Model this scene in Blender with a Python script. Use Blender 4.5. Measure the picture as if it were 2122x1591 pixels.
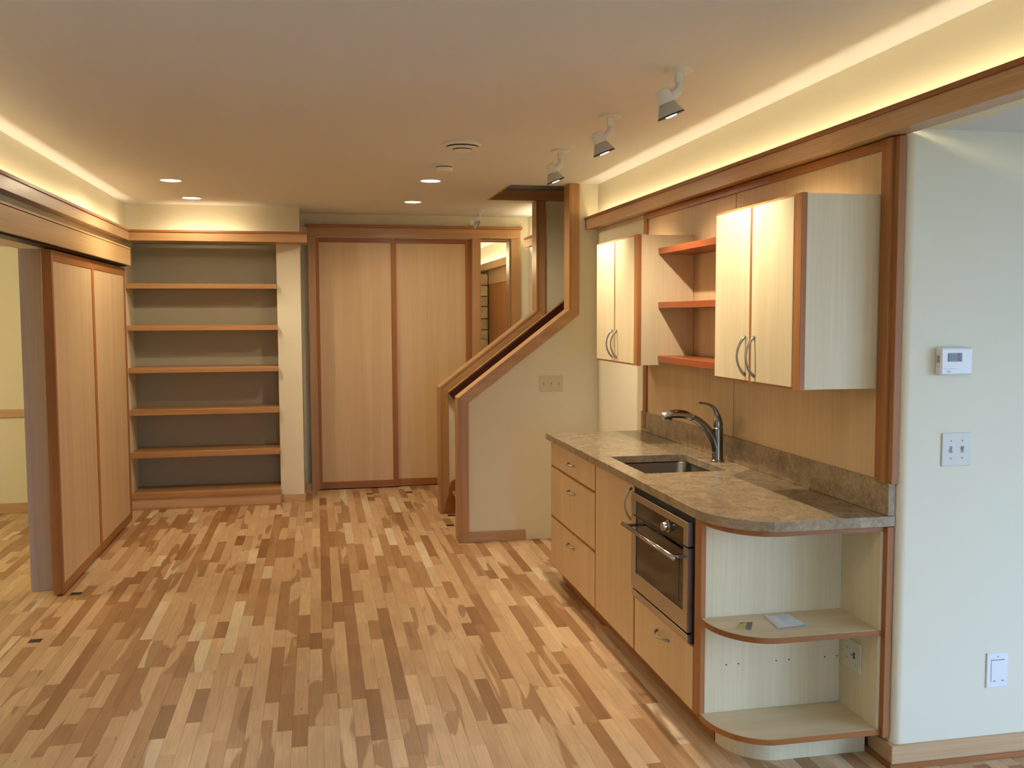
import bpy, bmesh, math, random
from mathutils import Vector, Matrix

# ------------------------------------------------------------------ reset
for o in list(bpy.data.objects): bpy.data.objects.remove(o, do_unlink=True)
SC = bpy.context.scene
COL = SC.collection
R = random.Random(7)

# ------------------------------------------------------------------ camera
W_, H_ = 2122, 1591
CAMH, YAW, PITCH, ROLL, FPX = 1.63235, 0.20169, 0.07154, -0.0034, 1976.55
fwd = Vector((math.sin(YAW)*math.cos(PITCH), math.cos(YAW)*math.cos(PITCH), -math.sin(PITCH)))
rgt = Vector((math.cos(YAW), -math.sin(YAW), 0)); upv = rgt.cross(fwd)
r2 = rgt*math.cos(ROLL) + upv*math.sin(ROLL); u2 = upv*math.cos(ROLL) - rgt*math.sin(ROLL)
cd = bpy.data.cameras.new('camera'); cam = bpy.data.objects.new('camera', cd); COL.objects.link(cam)
cd.sensor_width = 36; cd.lens = FPX/W_*36; cd.clip_start = .05; cd.clip_end = 200
m = Matrix((r2, u2, -fwd)).transposed().to_4x4(); m.translation = (0, 0, CAMH); cam.matrix_world = m
SC.camera = cam

# ------------------------------------------------------------------ colour management, world
SC.view_settings.view_transform = 'Standard'; SC.view_settings.look = 'None'
SC.view_settings.gamma = 1; SC.view_settings.use_curve_mapping = False
SC.view_settings.exposure = 0.12
SC.cycles.max_bounces = 3; SC.cycles.diffuse_bounces = 3; SC.cycles.glossy_bounces = 2; SC.cycles.transmission_bounces = 1; SC.cycles.transparent_max_bounces = 2
SC.cycles.use_light_tree = False; SC.cycles.caustics_reflective = False; SC.cycles.caustics_refractive = False
wd = bpy.data.worlds.new('world'); SC.world = wd; wd.use_nodes = True
nt = wd.node_tree; nt.nodes.clear()
bg = nt.nodes.new('ShaderNodeBackground'); bg.inputs[0].default_value = (.385, .60, 1.0, 1); bg.inputs[1].default_value = 13   # even, open blue sky
wo = nt.nodes.new('ShaderNodeOutputWorld')
nt.links.new(bg.outputs[0], wo.inputs[0])

WARM = (1.0, .835, .60)
def light(kind, name, loc, energy, color=WARM, direction=None, **kw):
    ld = bpy.data.lights.new(name, kind); ld.energy = energy; ld.color = color
    for k, v in kw.items(): setattr(ld, k, v)
    o = bpy.data.objects.new(name, ld); COL.objects.link(o); o.location = loc
    if direction is not None:
        o.rotation_euler = Vector(direction).to_track_quat('-Z', 'Y').to_euler()
    return o
# window_1 in the right wall of the hall (y range), window_2 in the wall behind the viewer (x range)
WIN = [(-2.1, 1.5, .12, 2.15), (.9, 1.7, .12, 2.12)]
def portal(loc, d, w, h):
    o = light('AREA', 'window_portal', loc, 1, (1, 1, 1), d, shape='RECTANGLE', size=w, size_y=h)
    o.data.cycles.is_portal = True
portal((5.07, -.3, 1.135), (-1, 0, 0), 3.6, 2.03); portal((1.3, -2.57, 1.12), (0, 1, 0), .8, 2.0)
P_DOWN, P_TRACK = 60, 54
# cove lamps: long thin upward lamps lying in the troughs behind the light rails
def cove(name, x0, x1, y0, y1, z, e, tilt):
    """lamp strip lying in the trough, its face tilted to the wall behind it (tilt = horizontal direction to the wall)"""
    alongy = (y1-y0) > (x1-x0)
    d = Vector((tilt[0]*.72, tilt[1]*.72, .69)).normalized(); zl = -d
    yl = Vector((0, 1, 0)) if alongy else Vector((1, 0, 0)); xl = yl.cross(zl).normalized()
    o = light('AREA', name, (0, 0, 0), e, (1.0, .84, .54), None, shape='RECTANGLE', size=.02, size_y=(y1-y0) if alongy else (x1-x0))
    mw = Matrix((xl, yl, zl)).transposed().to_4x4(); mw.translation = ((x0+x1)/2, (y0+y1)/2, z); o.matrix_world = mw

# ------------------------------------------------------------------ materials
def lin(c):
    return tuple((v/255/12.92 if v/255 <= .04045 else ((v/255+.055)/1.055)**2.4) for v in c) + (1,)
MATS = {}
def mat(name, rgb, rough=.5, metal=0, emit=None, estr=0, bump=0, bscale=200, spec=.5, coat=0):
    m = bpy.data.materials.new(name); m.use_nodes = True; MATS[name] = m
    b = m.node_tree.nodes['Principled BSDF']
    b.inputs['Base Color'].default_value = lin(rgb); b.inputs['Roughness'].default_value = rough
    b.inputs['Metallic'].default_value = metal; b.inputs['Specular IOR Level'].default_value = spec
    b.inputs['Coat Weight'].default_value = coat
    if emit: b.inputs['Emission Color'].default_value = lin(emit); b.inputs['Emission Strength'].default_value = estr
    if bump:
        n = m.node_tree.nodes.new('ShaderNodeTexNoise'); n.inputs['Scale'].default_value = bscale
        n.inputs['Detail'].default_value = 3
        g = m.node_tree.nodes.new('ShaderNodeNewGeometry')
        bp = m.node_tree.nodes.new('ShaderNodeBump'); bp.inputs['Strength'].default_value = bump; bp.inputs['Distance'].default_value = .003
        L = m.node_tree.links.new
        L(g.outputs['Position'], n.inputs['Vector']); L(n.outputs['Fac'], bp.inputs['Height']); L(bp.outputs['Normal'], b.inputs['Normal'])
    return m
def wood(name, ca, cb, axis, rough=.42, across=9, along=.5, fine=.18, var=.10):
    m = bpy.data.materials.new(name); m.use_nodes = True; MATS[name] = m
    N = m.node_tree.nodes; L = m.node_tree.links.new; b = N['Principled BSDF']
    g = N.new('ShaderNodeNewGeometry'); oi = N.new('ShaderNodeObjectInfo')
    mul = N.new('ShaderNodeMath'); mul.operation = 'MULTIPLY'; mul.inputs[1].default_value = 9.
    L(oi.outputs['Random'], mul.inputs[0])
    ad = N.new('ShaderNodeVectorMath'); L(g.outputs['Position'], ad.inputs[0]); L(mul.outputs[0], ad.inputs[1])
    def noise(ac, al, det, dist):
        mp = N.new('ShaderNodeMapping'); s = [ac]*3; s['XYZ'.index(axis)] = al
        mp.inputs['Scale'].default_value = s; L(ad.outputs[0], mp.inputs['Vector'])
        n = N.new('ShaderNodeTexNoise'); n.inputs['Scale'].default_value = 1; n.inputs['Detail'].default_value = det
        n.inputs['Distortion'].default_value = dist; L(mp.outputs[0], n.inputs['Vector']); return n
    n1 = noise(across, along, 3, .5); n2 = noise(across*14, along*6, 2, 0)
    r = N.new('ShaderNodeValToRGB'); L(n1.outputs['Fac'], r.inputs['Fac'])
    r.color_ramp.elements[0].position = .33; r.color_ramp.elements[1].position = .68
    r.color_ramp.elements[0].color = lin(ca); r.color_ramp.elements[1].color = lin(cb)
    mr = N.new('ShaderNodeMapRange'); L(n2.outputs['Fac'], mr.inputs['Value'])
    mr.inputs['From Min'].default_value = .3; mr.inputs['From Max'].default_value = .7
    mr.inputs['To Min'].default_value = 1-fine; mr.inputs['To Max'].default_value = 1+fine*.5
    mr2 = N.new('ShaderNodeMapRange'); L(oi.outputs['Random'], mr2.inputs['Value'])
    mr2.inputs['To Min'].default_value = 1-var; mr2.inputs['To Max'].default_value = 1+var*.5
    mm = N.new('ShaderNodeMath'); mm.operation = 'MULTIPLY'; L(mr.outputs[0], mm.inputs[0]); L(mr2.outputs[0], mm.inputs[1])
    vm = N.new('ShaderNodeVectorMath'); vm.operation = 'SCALE'; L(r.outputs[0], vm.inputs[0]); L(mm.outputs[0], vm.inputs['Scale'])
    L(vm.outputs[0], b.inputs['Base Color']); b.inputs['Roughness'].default_value = rough
    return m

mat('wall_paint', (238, 230, 202), .75, bump=.05, bscale=350)
mat('ceiling_paint', (228, 229, 232), .85, bump=.06, bscale=300)
mat('plate_cream', (222, 210, 180), .5); mat('plate_cream_dark', (196, 184, 154), .5)
mat('alcove_paint', (178, 171, 145), .75)
mat('white_plastic', (240, 240, 236), .4)
mat('ivory_plastic', (224, 219, 196), .45)
mat('white_metal', (238, 238, 232), .45)
mat('grey_metal', (190, 188, 180), .45)
mat('dark_slot', (28, 26, 24), .6)
mat('toggle_grey', (150, 146, 130), .5); mat('plate_white', (222, 219, 204), .45)
mat('lcd', (96, 110, 108), .3)
mat('black_gap', (12, 11, 10), .6)
mat('black_glass', (20, 14, 10), .06, spec=.6)
mat('oven_window', (34, 24, 16), .08, spec=.6)
mat('steel', (190, 182, 170), .28, 1)
mat('sink_steel', (150, 148, 142), .25, 1)
mat('nickel', (176, 168, 155), .30, 1)
mat('faucet_nickel', (150, 142, 128), .26, 1)
mat('chrome', (200, 196, 190), .16, 1)
mat('paper', (236, 238, 244), .8)
mat('print_grey', (204, 207, 216), .8)
mat('card_yellow', (196, 182, 112), .6)
mat('card_grey', (120, 112, 100), .6)
mat('downlight_lens', (255, 244, 225), .5, emit=(255, 238, 212), estr=14)
mat('track_lens', (255, 250, 245), .4, emit=(255, 246, 236), estr=20)
mat('bounce_paving', (134, 137, 130), .9)  # unseen paving, kept pale to throw daylight up to the ceiling
mat('mortar', (84, 74, 52), .9)
wood('maple_v', (212, 179, 134), (222, 191, 146), 'Z', .42, 8, .3, .06, .04)
wood('maple_pale', (226, 207, 164), (236, 220, 180), 'Z', .45, 7, .4, .05, .03)
wood('maple_pale_x', (222, 198, 152), (236, 216, 176), 'X', .42, 9, .5, .07, .03)
wood('maple_y', (206, 164, 108), (226, 190, 138), 'Y', .34, 11, .45, .08, .05)
wood('cherry_v', (158, 100, 50), (182, 120, 66), 'Z', .55, 12, .5, .12)
wood('cherry_light', (170, 108, 54), (190, 126, 68), 'Z', .5, 12, .5, .10)
wood('cherry_y', (152, 94, 44), (178, 114, 58), 'Y', .32, 12, .5, .12)
wood('cherry_x', (150, 92, 44), (176, 112, 58), 'X', .34, 12, .5, .12)
wood('redshelf_y', (146, 72, 34), (176, 94, 46), 'Y', .3, 14, .5, .16)
wood('alder_v', (180, 134, 86), (200, 154, 104), 'Z', .36, 12, .5, .10)
wood('alder_x', (186, 142, 92), (206, 162, 110), 'X', .34, 12, .5, .10)
wood('alder_y', (200, 158, 112), (220, 180, 134), 'Y', .28, 12, .5, .10)
wood('shelf_x', (180, 130, 76), (202, 154, 98), 'X', .36, 14, .5, .14)
wood('mahogany_x', (62, 18, 12), (78, 26, 18), 'X', .3, 14, .5, .14)
wood('jamb_grey', (198, 180, 166), (210, 194, 180), 'Z', .6, 12, .5, .08)
wood('base_x', (202, 162, 118), (218, 180, 136), 'X', .38, 12, .5, .10)
wood('base_y', (202, 160, 116), (218, 178, 134), 'Y', .38, 12, .5, .10)
wood('plug_y', (40, 26, 18), (56, 38, 26), 'Y', .4, 20, 2, .1)
wood('stone_buff', (196, 176, 126), (220, 202, 154), 'X', .85, 9, 9, .2, .25)

def granite():
    m = bpy.data.materials.new('granite'); m.use_nodes = True; MATS['granite'] = m
    N = m.node_tree.nodes; L = m.node_tree.links.new; b = N['Principled BSDF']
    g = N.new('ShaderNodeNewGeometry')
    def nz(s, d, dist=0):
        n = N.new('ShaderNodeTexNoise'); n.inputs['Scale'].default_value = s; n.inputs['Detail'].default_value = d
        n.inputs['Distortion'].default_value = dist; L(g.outputs['Position'], n.inputs['Vector']); return n
    a = nz(14, 6, .8); c = nz(80, 6, .5)
    r1 = N.new('ShaderNodeValToRGB'); L(a.outputs['Fac'], r1.inputs['Fac'])
    e = r1.color_ramp.elements; e[0].position = .34; e[0].color = lin((150, 130, 102)); e[1].position = .66; e[1].color = lin((176, 156, 126))
    r2_ = N.new('ShaderNodeValToRGB'); L(c.outputs['Fac'], r2_.inputs['Fac'])
    e = r2_.color_ramp.elements; e[0].position = .36; e[0].color = (.55, .53, .5, 1); e[1].position = .62; e[1].color = (1.08, 1.05, 1.0, 1)
    mx = N.new('ShaderNodeMix'); mx.data_type = 'RGBA'; mx.blend_type = 'MULTIPLY'; mx.inputs['Factor'].default_value = .55
    L(r1.outputs[0], mx.inputs['A']); L(r2_.outputs[0], mx.inputs['B'])
    L(mx.outputs['Result'], b.inputs['Base Color']); b.inputs['Roughness'].default_value = .16; b.inputs['Specular IOR Level'].default_value = .5
granite()

def plank_mat():
    m = bpy.data.materials.new('plank_wood'); m.use_nodes = True; MATS['plank'] = m
    N = m.node_tree.nodes; L = m.node_tree.links.new; b = N['Principled BSDF']
    g = N.new('ShaderNodeNewGeometry'); at = N.new('ShaderNodeAttribute'); at.attribute_name = 'tone'
    sep = N.new('ShaderNodeSeparateXYZ'); L(at.outputs['Vector'], sep.inputs[0])   # x tone, y offset, z patchiness
    off = N.new('ShaderNodeCombineXYZ'); ml = N.new('ShaderNodeMath'); ml.operation = 'MULTIPLY'; ml.inputs[1].default_value = 37
    L(sep.outputs[1], ml.inputs[0]); L(ml.outputs[0], off.inputs[0]); L(ml.outputs[0], off.inputs[1])
    ad = N.new('ShaderNodeVectorMath'); L(g.outputs['Position'], ad.inputs[0]); L(off.outputs[0], ad.inputs[1])
    def nz(sx, sy, d, dist):
        mp = N.new('ShaderNodeMapping'); mp.inputs['Scale'].default_value = (sx, sy, 1); L(ad.outputs[0], mp.inputs['Vector'])
        n = N.new('ShaderNodeTexNoise'); n.inputs['Scale'].default_value = 1; n.inputs['Detail'].default_value = d; n.inputs['Distortion'].default_value = dist
        L(mp.outputs[0], n.inputs['Vector']); return n
    base = N.new('ShaderNodeValToRGB'); L(sep.outputs[0], base.inputs['Fac']); cr = base.color_ramp
    cr.elements[0].position = 0; cr.elements[0].color = lin((152, 107, 63))
    cr.elements[1].position = 1; cr.elements[1].color = lin((238, 218, 182))
    for p, c in ((.22, (180, 134, 88)), (.45, (202, 161, 116)), (.7, (220, 183, 138)), (.9, (228, 194, 150))):
        e = cr.elements.new(p); e.color = lin(c)
    # heartwood patches with sharp, wandering edges
    pa = nz(8, 1.1, 1.5, .9)
    th = N.new('ShaderNodeMath'); th.operation = 'SUBTRACT'; L(pa.outputs['Fac'], th.inputs[0]); L(sep.outputs[2], th.inputs[1])
    mr = N.new('ShaderNodeMapRange'); L(th.outputs[0], mr.inputs['Value']); mr.inputs['From Min'].default_value = 0; mr.inputs['From Max'].default_value = .03
    mr.inputs['To Max'].default_value = .75
    mx = N.new('ShaderNodeMix'); mx.data_type = 'RGBA'; L(mr.outputs[0], mx.inputs['Factor']); L(base.outputs[0], mx.inputs['A']); mx.inputs['B'].default_value = lin((162, 116, 70))
    # grain
    gr = nz(120, 5, 3, .6)
    mg = N.new('ShaderNodeMapRange'); L(gr.outputs['Fac'], mg.inputs['Value']); mg.inputs['From Min'].default_value = .3; mg.inputs['From Max'].default_value = .7
    mg.inputs['To Min'].default_value = .88; mg.inputs['To Max'].default_value = 1.06
    cl = nz(10, 2.2, 4, .8)
    mc = N.new('ShaderNodeMapRange'); L(cl.outputs['Fac'], mc.inputs['Value']); mc.inputs['From Min'].default_value = .3; mc.inputs['From Max'].default_value = .7
    mc.inputs['To Min'].default_value = .86; mc.inputs['To Max'].default_value = 1.08
    # knots
    kn = nz(30, 14, 1, 0)
    mk = N.new('ShaderNodeMapRange'); L(kn.outputs['Fac'], mk.inputs['Value']); mk.inputs['From Min'].default_value = .76; mk.inputs['From Max'].default_value = .82
    mk.inputs['To Min'].default_value = 1; mk.inputs['To Max'].default_value = .5
    m1 = N.new('ShaderNodeMath'); m1.operation = 'MULTIPLY'; L(mg.outputs[0], m1.inputs[0]); L(mc.outputs[0], m1.inputs[1])
    m2 = N.new('ShaderNodeMath'); m2.operation = 'MULTIPLY'; L(m1.outputs[0], m2.inputs[0]); L(mk.outputs[0], m2.inputs[1])
    vm = N.new('ShaderNodeVectorMath'); vm.operation = 'SCALE'; L(mx.outputs['Result'], vm.inputs[0]); L(m2.outputs[0], vm.inputs['Scale'])
    L(vm.outputs[0], b.inputs['Base Color']); b.inputs['Roughness'].default_value = .38
plank_mat()

# ------------------------------------------------------------------ object helpers
WORG = {}
def org(o): return WORG.get(o.name, Vector((0, 0, 0))) if o else Vector((0, 0, 0))
def link(name, me, mt, origin, parent=None, smooth=False):
    o = bpy.data.objects.new(name, me); COL.objects.link(o)
    if mt: me.materials.append(MATS[mt])
    WORG[o.name] = Vector(origin)
    if parent: o.parent = parent
    o.location = Vector(origin) - org(parent)
    if smooth:
        for p in me.polygons: p.use_smooth = True
    return o
def fin(name, bm, mt, parent=None, smooth=False, recalc=True):
    if recalc: bmesh.ops.recalc_face_normals(bm, faces=bm.faces[:])
    vs = [v.co for v in bm.verts]
    lo = Vector([min(v[i] for v in vs) for i in range(3)]); hi = Vector([max(v[i] for v in vs) for i in range(3)])
    og = Vector(((lo.x+hi.x)/2, (lo.y+hi.y)/2, lo.z))
    bmesh.ops.translate(bm, verts=bm.verts[:], vec=-og)
    me = bpy.data.meshes.new(name); bm.to_mesh(me); bm.free()
    return link(name, me, mt, og, parent, smooth)
def addbox(bm, x0, x1, y0, y1, z0, z1, bev=0):
    t = bmesh.new()
    bmesh.ops.create_cube(t, size=1, matrix=Matrix.Translation(((x0+x1)/2, (y0+y1)/2, (z0+z1)/2)) @ Matrix.Diagonal((abs(x1-x0), abs(y1-y0), abs(z1-z0), 1)))
    if bev: bmesh.ops.bevel(t, geom=t.edges[:], offset=bev, segments=1, affect='EDGES')
    merge(bm, t)
def merge(bm, t):
    me = bpy.data.meshes.new('t'); t.to_mesh(me); t.free(); bm.from_mesh(me); bpy.data.meshes.remove(me)
def box(name, x0, x1, y0, y1, z0, z1, mt, parent=None, bev=.0015):
    bm = bmesh.new(); addbox(bm, x0, x1, y0, y1, z0, z1, bev); return fin(name, bm, mt, parent)
def boxes(name, lst, mt, parent=None, bev=0):
    bm = bmesh.new()
    for b in lst: addbox(bm, *b, bev)
    return fin(name, bm, mt, parent)
def prism(name, pts, plane, a0, a1, mt, parent=None, bev=0, holes=()):
    """polygon in plane 'xy' | 'xz' | 'yz' extruded along the third axis from a0 to a1"""
    bm = bmesh.new()
    def co(p, a): return {'xy': (p[0], p[1], a), 'xz': (p[0], a, p[1]), 'yz': (a, p[0], p[1])}[plane]
    es = []
    for loop in (pts,)+tuple(holes):
        vs = [bm.verts.new(co(p, a0)) for p in loop]
        if not holes: bm.faces.new(vs)
        else: es += [bm.edges.new((vs[i], vs[(i+1) % len(vs)])) for i in range(len(vs))]
    if holes: bmesh.ops.triangle_fill(bm, edges=es, use_beauty=True, use_dissolve=False)
    ex = bmesh.ops.extrude_face_region(bm, geom=bm.faces[:])
    d = {'xy': (0, 0, a1-a0), 'xz': (0, a1-a0, 0), 'yz': (a1-a0, 0, 0)}[plane]
    bmesh.ops.translate(bm, verts=[v for v in ex['geom'] if isinstance(v, bmesh.types.BMVert)], vec=d)
    bmesh.ops.recalc_face_normals(bm, faces=bm.faces[:])
    if bev:
        ed = [e for e in bm.edges if len(e.link_faces) == 2 and e.calc_face_angle(0) > .6]
        bmesh.ops.bevel(bm, geom=ed, offset=bev, segments=1, affect='EDGES')
    return fin(name, bm, mt, parent)
def addtube(bm, pts, rad, seg=10, cap=True):
    pts = [Vector(p) for p in pts]; rad = rad if isinstance(rad, (list, tuple)) else [rad]*len(pts)
    rings = []; ref = None
    for i, p in enumerate(pts):
        d = (pts[min(i+1, len(pts)-1)] - pts[max(i-1, 0)]).normalized()
        if ref is None: ref = d.orthogonal().normalized()
        ref = (ref - d*ref.dot(d)).normalized(); b = d.cross(ref)
        rings.append([bm.verts.new(p + (ref*math.cos(2*math.pi*k/seg) + b*math.sin(2*math.pi*k/seg))*rad[i]) for k in range(seg)])
    for a, b in zip(rings, rings[1:]):
        for k in range(seg): bm.faces.new((a[k], a[(k+1) % seg], b[(k+1) % seg], b[k]))
    if cap: bm.faces.new(rings[0][::-1]); bm.faces.new(rings[-1])
def tube(name, pts, rad, mt, parent=None, seg=10):
    bm = bmesh.new(); addtube(bm, pts, rad, seg); return fin(name, bm, mt, parent, True)
def lathe(name, prof, o, d, mt, parent=None, seg=28, smooth=True):
    """profile of (radius, distance along d) turned about the axis through o"""
    bm = bmesh.new(); o = Vector(o); d = Vector(d).normalized(); a = d.orthogonal().normalized(); b = d.cross(a); rings = []
    for r, h in prof:
        c = o + d*h
        rings.append([bm.verts.new(c + (a*math.cos(2*math.pi*k/seg) + b*math.sin(2*math.pi*k/seg))*max(r, 1e-5)) for k in range(seg)])
    for p, q in zip(rings, rings[1:]):
        for k in range(seg): bm.faces.new((p[k], p[(k+1) % seg], q[(k+1) % seg], q[k]))
    bm.faces.new(rings[0][::-1]); bm.faces.new(rings[-1])
    ob = fin(name, bm, mt, parent, smooth)
    if smooth:
        try:
            md = ob.modifiers.new('edges', 'EDGE_SPLIT'); md.split_angle = math.radians(38)
        except Exception: pass
    return ob
def tag(o, label, cat=None, group=None, kind=None):
    o['label'] = label
    if cat: o['category'] = cat
    if group: o['group'] = group
    if kind: o['kind'] = kind
    return o
def thing(name, label, cat, loc, group=None, kind=None):
    o = bpy.data.objects.new(name, None); COL.objects.link(o); o.location = loc; o.empty_display_size = .05
    WORG[o.name] = Vector(loc); return tag(o, label, cat, group, kind)
def struct(o, label, cat): return tag(o, label, cat, kind='structure')
def copy_tree(o, delta, label=None):
    """copy a thing and its parts, moved by delta"""
    def rec(s, parent):
        c = s.copy(); COL.objects.link(c); WORG[c.name] = org(s) + Vector(delta)
        if parent: c.parent = parent
        for ch in s.children: rec(ch, c)
        return c
    r = rec(o, None); r.location = Vector(o.location) + Vector(delta)
    if label: r['label'] = label
    return r

CEIL = 2.576
XL, XK, YB = -1.55, 2.015, 9.06          # left wall, kitchen wall, closet wall
RZ0, RZ1 = 2.25, 2.337                   # light rail
# ================================================================== ROOM SHELL
struct(boxes('ceiling', [(-1.69, 2.15, -2.64, 6.84, CEIL, 2.72), (-1.69, 1.38, 6.84, 7.77, CEIL, 2.72), (-1.69, 2.15, 7.77, 9.2, CEIL, 2.72)],
             'ceiling_paint'), 'flat painted main ceiling with an opening over the stairs', 'ceiling')
struct(box('ceiling', 2.15, 5.14, -2.64, 3.14, 2.272, 2.4, 'ceiling_paint', bev=0), 'lower white ceiling of the hall beyond the thermostat wall', 'ceiling')
struct(box('ceiling', -4.74, -1.69, 1.86, 8.7, 2.212, 2.34, 'ceiling_paint', bev=0), 'low ceiling of the side room behind the sliding door', 'ceiling')
struct(box('ceiling', -.2, 2.5, 9.2, 14.14, 2.6, 2.72, 'ceiling_paint', bev=0), 'ceiling of the far room behind the narrow opening', 'ceiling')
struct(boxes('wall_left', [(-1.69, XL, 6.07, 8.8, 0, CEIL), (-1.69, XL, 3.3, 6.07, 2.03, CEIL), (-1.69, XL, -2.64, 3.3, 0, CEIL)], 'wall_paint'),
       'cream left wall with a wide doorway into the side room', 'wall')
struct(boxes('wall_back', [(XL, -.13, 8.8, 8.94, 0, CEIL), (XL, -.33, 8.54, 8.8, RZ0+.02, CEIL), (-.33, -.13, 8.54, 9.2, 0, CEIL)], 'wall_paint'),
       'cream back wall around the recessed bookshelf with its pillar', 'wall')
struct(boxes('wall_back', [(-.13, 2.15, YB, 9.2, 2.36, CEIL), (1.845, 2.15, YB, 9.2, 0, 2.36), (-.13, 1.47, 9.14, 9.2, 0, 2.36), (1.47, 1.545, YB, 9.2, 0, 2.36)], 'wall_paint'),
       'cream back wall around and above the closet doors', 'wall')
arc = [(XK+.03-.03*math.cos(t), 3.0+.03-.03*math.sin(t)) for t in [i*math.pi/32 for i in range(17)]]
struct(prism('wall_right', [(XK, 6.75)] + arc + [(5.14, 3.0), (5.14, 3.14), (2.15, 3.14), (2.15, 6.75)], 'xy', 0, 2.30, 'wall_paint'),
       'cream kitchen wall turning a rounded corner into the hall wall with the thermostat', 'wall')
struct(boxes('wall_right', [(XK, 2.15, -2.64, 6.75, 2.272, CEIL), (XK, 2.15, 7.9, YB, 0, CEIL)], 'wall_paint'),
       'cream wall band above the kitchen light rail', 'wall')
(wy0, wy1, wz0, wz1), (wx0, wx1, vz0, vz1) = WIN
struct(boxes('wall_hall', [(5.0, 5.14, -2.64, wy0, 0, 2.3), (5.0, 5.14, wy1, 3.0, 0, 2.3), (5.0, 5.14, wy0, wy1, 0, wz0), (5.0, 5.14, wy0, wy1, wz1, 2.3)], 'wall_paint'), 'window wall on the far side of the hall', 'wall')
struct(boxes('wall_front', [(-1.69, wx0, -2.64, -2.5, 0, CEIL), (wx1, 5.14, -2.64, -2.5, 0, CEIL), (wx0, wx1, -2.64, -2.5, 0, vz0), (wx0, wx1, -2.64, -2.5, vz1, CEIL)], 'wall_paint'), 'wall with a garden window behind the viewer', 'wall')
wm = (wy0+wy1)/2
struct(boxes('window_1', [(5.05, 5.1, wy0, wy0+.05, wz0, wz1), (5.05, 5.1, wy1-.05, wy1, wz0, wz1), (5.05, 5.1, wm-.03, wm+.03, wz0, wz1), (5.05, 5.1, wy0, wy1, wz0, wz0+.05), (5.05, 5.1, wy0, wy1, wz1-.05, wz1)], 'alder_v'), 'wide wooden window in the side wall of the hall', 'window')
struct(boxes('window_2', [(wx0, wx0+.05, -2.6, -2.55, vz0, vz1), (wx1-.05, wx1, -2.6, -2.55, vz0, vz1), (wx0, wx1, -2.6, -2.55, vz0, vz0+.05), (wx0, wx1, -2.6, -2.55, vz1-.05, vz1)], 'alder_v'), 'wooden window behind the viewer', 'window')
# side room
struct(boxes('wall_side_room', [(-4.74, -1.69, 8.57, 8.7, 0, 2.3), (-4.74, -4.6, 1.86, 8.6, 0, 2.3), (-4.74, -1.69, 1.86, 2.0, 0, 2.3)], 'wall_paint'),
       'yellow-lit walls of the side room behind the sliding door', 'wall')
struct(box('trim_1', -4.6, -1.69, 8.548, 8.57, .804, .869, 'base_x'), 'wooden chair rail on the side room wall', 'trim')
struct(box('baseboard_side_room', -4.6, -1.69, 8.555, 8.57, 0, .082, 'base_x'), 'wooden baseboard of the side room', 'baseboard')
# far room seen through the narrow opening
struct(boxes('wall_far_room', [(2.34, 2.5, 9.2, 14.0, 0, 2.62), (-.2, -.06, 9.2, 14.0, 0, 2.62), (-.2, 2.5, 14.0, 14.14, 0, 2.62)], 'wall_paint'),
       'warm walls of the far room behind the narrow opening', 'wall')
# stairwell walls: knee wall with sloping top, full height to the right
SLOPE = [(.995, 0), (.995, 1.03), (1.83, 1.662), (1.83, CEIL)]
up = [(1.38, CEIL+.14), (1.38, 4.4), (4.1, 4.4), (4.1, 0)]
for nm, ya, yb, lb in (('wall_stair_near', 6.72, 6.84, 'cream stair wall with sloping knee wall and triple switch plate'), ('wall_stair_far', 7.77, 7.90, 'cream far stair wall with the same sloping opening')):
    struct(prism(nm, SLOPE + [(1.83, CEIL+.14)] + up, 'xz', ya, yb, 'wall_paint'), lb, 'wall')
struct(boxes('wall_stairwell', [(4.0, 4.12, 6.84, 7.77, 0, 4.4), (1.26, 1.38, 6.84, 7.77, 2.72, 4.4), (1.26, 4.12, 6.72, 7.9, 4.4, 4.5), (1.26, 1.38, 6.72, 6.84, 2.72, 4.4), (1.26, 1.38, 7.77, 7.9, 2.72, 4.4)], 'wall_paint'),
       'upper walls closing the stairwell above the ceiling', 'wall')

# ------------------------------------------------------------------ floor: strip planks
fl = struct(boxes('floor', [(-4.74, 5.14, -2.64, 9.2, -.06, -.013), (-.2, 2.5, 9.2, 14.1, -.06, -.013)], 'shelf_x'), 'variegated hardwood strip floor running toward the bookshelf', 'floor')
PW = .0605
def toneset():
    u = R.random()
    t = R.choice([R.uniform(.6, .85), R.uniform(.55, .8), R.uniform(.65, .92), R.uniform(.6, .88), R.uniform(.4, .62), R.uniform(.0, .25), R.uniform(.1, .4)])
    if u < .05: t = R.uniform(.93, 1)
    p = R.uniform(.46, .62) if R.random() < .5 else .9
    return (t, R.random(), p)
PLUGS = [(-1.437, 5.951), (-1.44, 5.11), (.453, 8.779), (.838, 8.767), (1.036, 7.67), (1.023, 7.303)]
def split(y, y1):
    out = []
    while y < y1-.02:
        l = R.choice([R.uniform(.16, .4), R.uniform(.3, .7), R.uniform(.5, 1.05)])
        e = min(y+l, y1); 
        if y1-e < .14: e = y1
        out.append((y, e)); y = e
    return out
planks = []
def rows(xa, xb, ya, yb):
    k = math.floor(xa/PW)
    while k*PW < xb-.005:
        a, b = max(k*PW, xa), min((k+1)*PW, xb)
        segs = split(ya - R.uniform(0, .5), yb)
        for s, e in segs:
            s = max(s, ya)
            if e-s < .03: continue
            hit = [p for p in PLUGS if a <= p[0] < b and s-.03 < p[1] < e+.03]
            if hit:
                py = hit[0][1]
                if py-.028-s > .02: planks.append((a, b, s, py-.028, None))
                planks.append((a, b, py-.028, py+.028, 'plug'))
                if e-(py+.028) > .02: planks.append((a, b, py+.028, e, None))
            else: planks.append((a, b, s, e, None))
        k += 1
rows(-4.74, 5.1, -2.6, YB+.03); rows(-.15, 2.45, 9.09, 14.05)
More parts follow.
